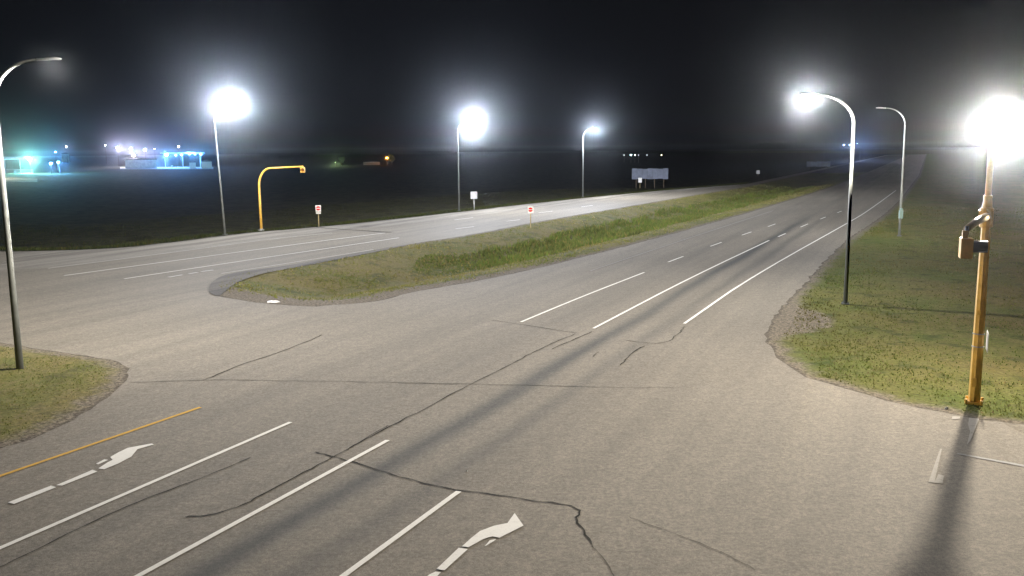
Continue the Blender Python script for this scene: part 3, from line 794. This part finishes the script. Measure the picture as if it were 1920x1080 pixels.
# ------------------------------------------------------------------ far town and station lights
ZF = -1.3
def depth_y(y, x=960): return (H - ZF) * FPX / (y - (282 - .01 * (x - 960)))
def shed(name, label, cat, px0, px1, ybase, ytop, dep=8, wall='wall', roof='roofm', canopy=False, emit=None):
    B = G((px0 + px1) / 2, ybase, ZF); s = FPX / B.y; w = (px1 - px0) / s; h = (ybase - ytop) / s
    t = empty(name, B, face_cam(B) + math.pi / 2); tag(t, label, cat)
    if canopy:
        MB().box((0, 0, h - .5), (w, dep, .9)).build('canopy_roof', M['wall'], t)
        for k in range(3):
            for y in (-dep*.3, dep*.3): MB().box((-w*.4 + w*.8*k/2, y, (h - .95) / 2), (.3, .3, h - .95)).build('column', M['wall'], t)
        MB().box((0, -0.02, h - 1.0), (w * .9, dep * .9, .06)).build('ceiling_light', emis('canopy_glow', emit[0], emit[1]), t)
        for k in range(2): MB().box((-w*.25 + w*.5*k, 0, .8), (1.2, .7, 1.6)).build('fuel_pump', M['wall'], t)
    else:
        wl = MB().box((0, 0, h * .42), (w, dep, h * .84)).build('wall', M[wall], t)
        r = MB(); r.prism([(-w/2-.2, h*.84), (w/2+.2, h*.84), (w/2+.2, h*.88), (0, h), (-w/2-.2, h*.88)], -dep/2-.2, dep/2+.2)
        r.v = [(x, z, y) for x, y, z in r.v]; r.build('roof', M[roof], t)
        MB().box((w*.2, dep/2 + .03, h*.2), (max(.9, w*.22), .05, h*.4)).build('door', M['alum'], t)
        MB().box((-w*.22, dep/2 + .03, h*.45), (w*.2, .05, h*.2)).build('window', M['glassdark'], t)
    return t
def yard_light(label, px, py, yb, power, color, name='yard_lamp', size=.5, glow=400, sz=.6):
    B = G(px, yb, ZF); s = FPX / B.y; top = H + (282 - .01 * (px - 960) - py) / s
    h = top - ZF
    t = empty(name, B, face_cam(B)); tag(t, label, 'yard light', 'lights of the distant town')
    MB().tube([(0, 0, 0), (0, 0, h)], [.12, .07], 8).build('pole', M['bark'], t, True)
    hd = MB().box((.15, 0, h + .05 + sz * .5), (.3, sz * 1.6, .12)).build('lamp_head', M['head'], t)
    MB().ell((.25, 0, h), (.3, sz * 1.15, sz * .75), 10, 6).build('lens', bulb_mat(color, glow), hd, True)
    if power:
        ld = bpy.data.lights.new('yard_light', 'POINT'); ld.energy = 22 * power * LAMP; ld.color = color; ld.shadow_soft_size = .3
        q = bpy.data.objects.new('yard_light', ld); COL.objects.link(q); q.parent = t; q.location = (1.6, 0, h - .2)
    return t
TEAL, BLUE, COOL, VIO = (.35, 1.0, .85), (.12, .42, 1.0), (.85, .9, 1.0), (.7, .65, 1.0)
b = MB(); 
def slab(name, x0, x1, y0, y1, mat, z=ZF + .05):
    P = [G(x0, y1, z), G(x1, y1, z), G(x1, y0, z), G(x0, y0, z)]; b = MB(); b.v = [tuple(p) for p in P]; b.f = [(0, 1, 2, 3)]
    o = b.build(name, mat); tag(o, kind='structure')
slab('service_road', -120, 70, 335, 341, M['concrete']); slab('service_yard', -160, 62, 317, 325, M['concrete'])
slab('truck_yard', 225, 400, 313, 317, M['concrete'])
shed('filling_station', 'teal-lit filling station canopy at the far left edge', 'filling station', -20, 42, 326, 296, 10, canopy=True, emit=(TEAL, 1.5))
shed('filling_station', 'blue-lit filling station canopy among the distant lights, left of the lit lamp', 'filling station', 305, 382, 314, 286, 12, canopy=True, emit=(BLUE, 5))
shed('metal_shed', 'pale shed under white yard lights left of the blue canopy', 'shed', 238, 292, 315, 297, 10)
shed('trailer', 'small white trailer in front of the blue canopy, left of the pair', 'trailer', 356, 367, 316, 303, 3, wall='signwhite')
shed('trailer', 'wider white trailer in front of the blue canopy, right of the pair', 'trailer', 379, 397, 316, 301, 4, wall='signwhite')
shed('metal_shed', 'small pale shed beside the blue lights near the left edge', 'shed', 117, 130, 304, 286, 6)
shed('metal_shed', 'low dark shed with lit roof left of the orange light', 'shed', 682, 712, 309, 303.5, 8, wall='roofm', roof='alum')
for lab, px, py, yb, pw, c, g, sz in [
    ('teal yard light glowing beside the left canopy', 58, 298, 325, 9000, TEAL, 350, .8),
    ('blue light at lower left of the triangle of blue lights', 97, 306, 326, 1800, BLUE, 90, .6),
    ('blue light at lower right of the triangle of blue lights', 111, 304, 326, 1800, BLUE, 70, .55),
    ('blue light at the top of the triangle of blue lights', 107, 285, 318, 1200, BLUE, 60, .5),
    ('white light above the small pale shed', 127, 275, 308, 600, COOL, 60, .6),
    ('small white light at the left end of the white town lights', 200, 273, 308, 300, COOL, 40, .4),
    ('bright violet-white light, leftmost large one of the town', 223, 277, 312, 4500, VIO, 150, .8),
    ('white light above the pale shed', 248, 279, 313, 3000, COOL, 120, .7),
    ('warm white light low on the front of the pale shed', 252, 291, 314, 1500, (1, .9, .7), 90, .9),
    ('white light right of the pale shed', 274, 281, 313, 3500, VIO, 120, .7),
    ('tiny white light left of the blue canopy', 292, 279, 312, 100, COOL, 40, .35),
    ('large blue-white light at the left end of the blue canopy', 314, 290, 314, 7000, BLUE, 300, .95),
    ('blue light on the left half of the blue canopy', 331, 291, 314, 900, BLUE, 90, .5),
    ('blue light on the middle of the blue canopy', 342, 290, 314, 900, BLUE, 90, .6),
    ('white light high above the blue canopy', 337, 275, 312, 600, COOL, 70, .5),
    ('blue light third from the right end of the canopy', 357, 289, 314, 700, BLUE, 80, .45),
    ('blue light second from the right end of the canopy', 367, 289, 314, 700, BLUE, 80, .45),
    ('blue light at the right end of the canopy', 378, 289, 314, 900, BLUE, 80, .5)]:
    yard_light(lab, px, py, yb, pw, c, glow=g, sz=sz)
yard_light('added warm white light out of view past the left edge, brightening the pale service road', -12, 296, 334, 3500, (1, .9, .7), glow=60, sz=.5)  # lamp added out of view to brighten the service road strip
for lab, px, c, g, sz in [('pale light at the left end of the row above the billboard', 1170, (.8, .85, .8), 5, .35),
    ('brightest light of the row above the billboard', 1183, (.6, .9, 1), 30, .5), ('third light of the row above the billboard', 1190.5, COOL, 12, .38),
    ('dim fourth light of the row above the billboard', 1197, COOL, 3, .3), ('dim lone light right of the row above the billboard', 1213, COOL, 3, .35),
    ('yellowish light at the right of the row above the billboard', 1240, (1, .9, .55), 7, .45)]:
    yard_light(lab, px, 290.5, 305, 0, c, glow=g, sz=sz)
for lab, px, py, g in [('leftmost small blue light by the far bluish street lamp', 1581, 272, 25), ('middle small blue light by the far bluish street lamp', 1592, 272, 14), ('lowest small blue light by the far bluish street lamp', 1597, 275, 20)]:
    yard_light(lab, px, py, 300, 200, (.45, .65, 1), glow=g, sz=.5)

def tree(label, px, yb, h, w, seed):
    B = G(px, yb, ZF); rr = random.Random(seed); t = empty('tree', B); tag(t, label, 'tree', 'trees lit by distant lamps')
    tk = MB().tube([(0, 0, 0), (.1, 0, h*.3), (.0, .1, h*.7)], [w*.06, w*.045, w*.015], 8)
    for k in range(6):
        a = rr.uniform(0, 6.28); z = h * rr.uniform(.3, .5)
        tk.tube([(0, 0, z), (math.cos(a)*w*.3, math.sin(a)*w*.3, z + h*.25)], [w*.025, w*.008], 6)
    tk.build('trunk', M['bark'], t, True)
    cr = MB(); blobs = [(rr.uniform(-.3, .3)*w, rr.uniform(-.3, .3)*w, h*rr.uniform(.42, .85), w*rr.uniform(.16, .27)) for _ in range(12)]
    for bx, by, bz, br in blobs:
        for _ in range(170):
            v = Vector((rr.gauss(0, 1), rr.gauss(0, 1), rr.gauss(0, 1))).normalized() * br * rr.uniform(.6, 1.05); p = Vector((bx, by, bz)) + v
            a = Vector((rr.gauss(0, 1), rr.gauss(0, 1), rr.gauss(0, 1))).normalized() * .22; c = a.cross(v).normalized() * .22; i = len(cr.v)
            cr.v += [tuple(p - a), tuple(p + c), tuple(p + a), tuple(p - c)]; cr.f.append((i, i+1, i+2, i+3))
    cr.build('crown', M['leaf'], t); return t
tree('rounded tree lit greenish above the dark field, right of the yellow arm', 640, 310, 6.5, 6.0, 3)
tree('tree glowing orange beside the low shed on the horizon', 735, 309, 8, 6.5, 5)
yard_light('orange yard light burning beside the low shed on the horizon', 726, 296, 309, 260, (1, .32, .06), glow=30, sz=.9)
yard_light('dim greenish light in front of the rounded tree', 629, 304, 311, 350, (.7, 1, .45), glow=2.0, sz=.25)

# ------------------------------------------------------------------ air
b = MB(); b.box((0, 2000, 11), (6000, 4600, 27)); hz = b.build('haze', None) if False else None
me = bpy.data.meshes.new('haze'); me.from_pydata(b.v, [], b.f); k = N('glow_haze'); k.t.nodes.remove(k.b)
pv = k.n('ShaderNodeVolumePrincipled'); pv.inputs['Color'].default_value = (.80, .88, 1.0, 1); pv.inputs['Density'].default_value = HAZE_DENSITY  # haze volume added so the lamps get a glow around them
pv.inputs['Anisotropy'].default_value = HAZE_G; k.l(pv.outputs[0], k.o.inputs['Volume']); me.materials.append(k.m)
hz = bpy.data.objects.new('haze', me); COL.objects.link(hz); tag(hz, kind='stuff'); hz['label'] = 'thin haze added to give the junction lamps their glow'
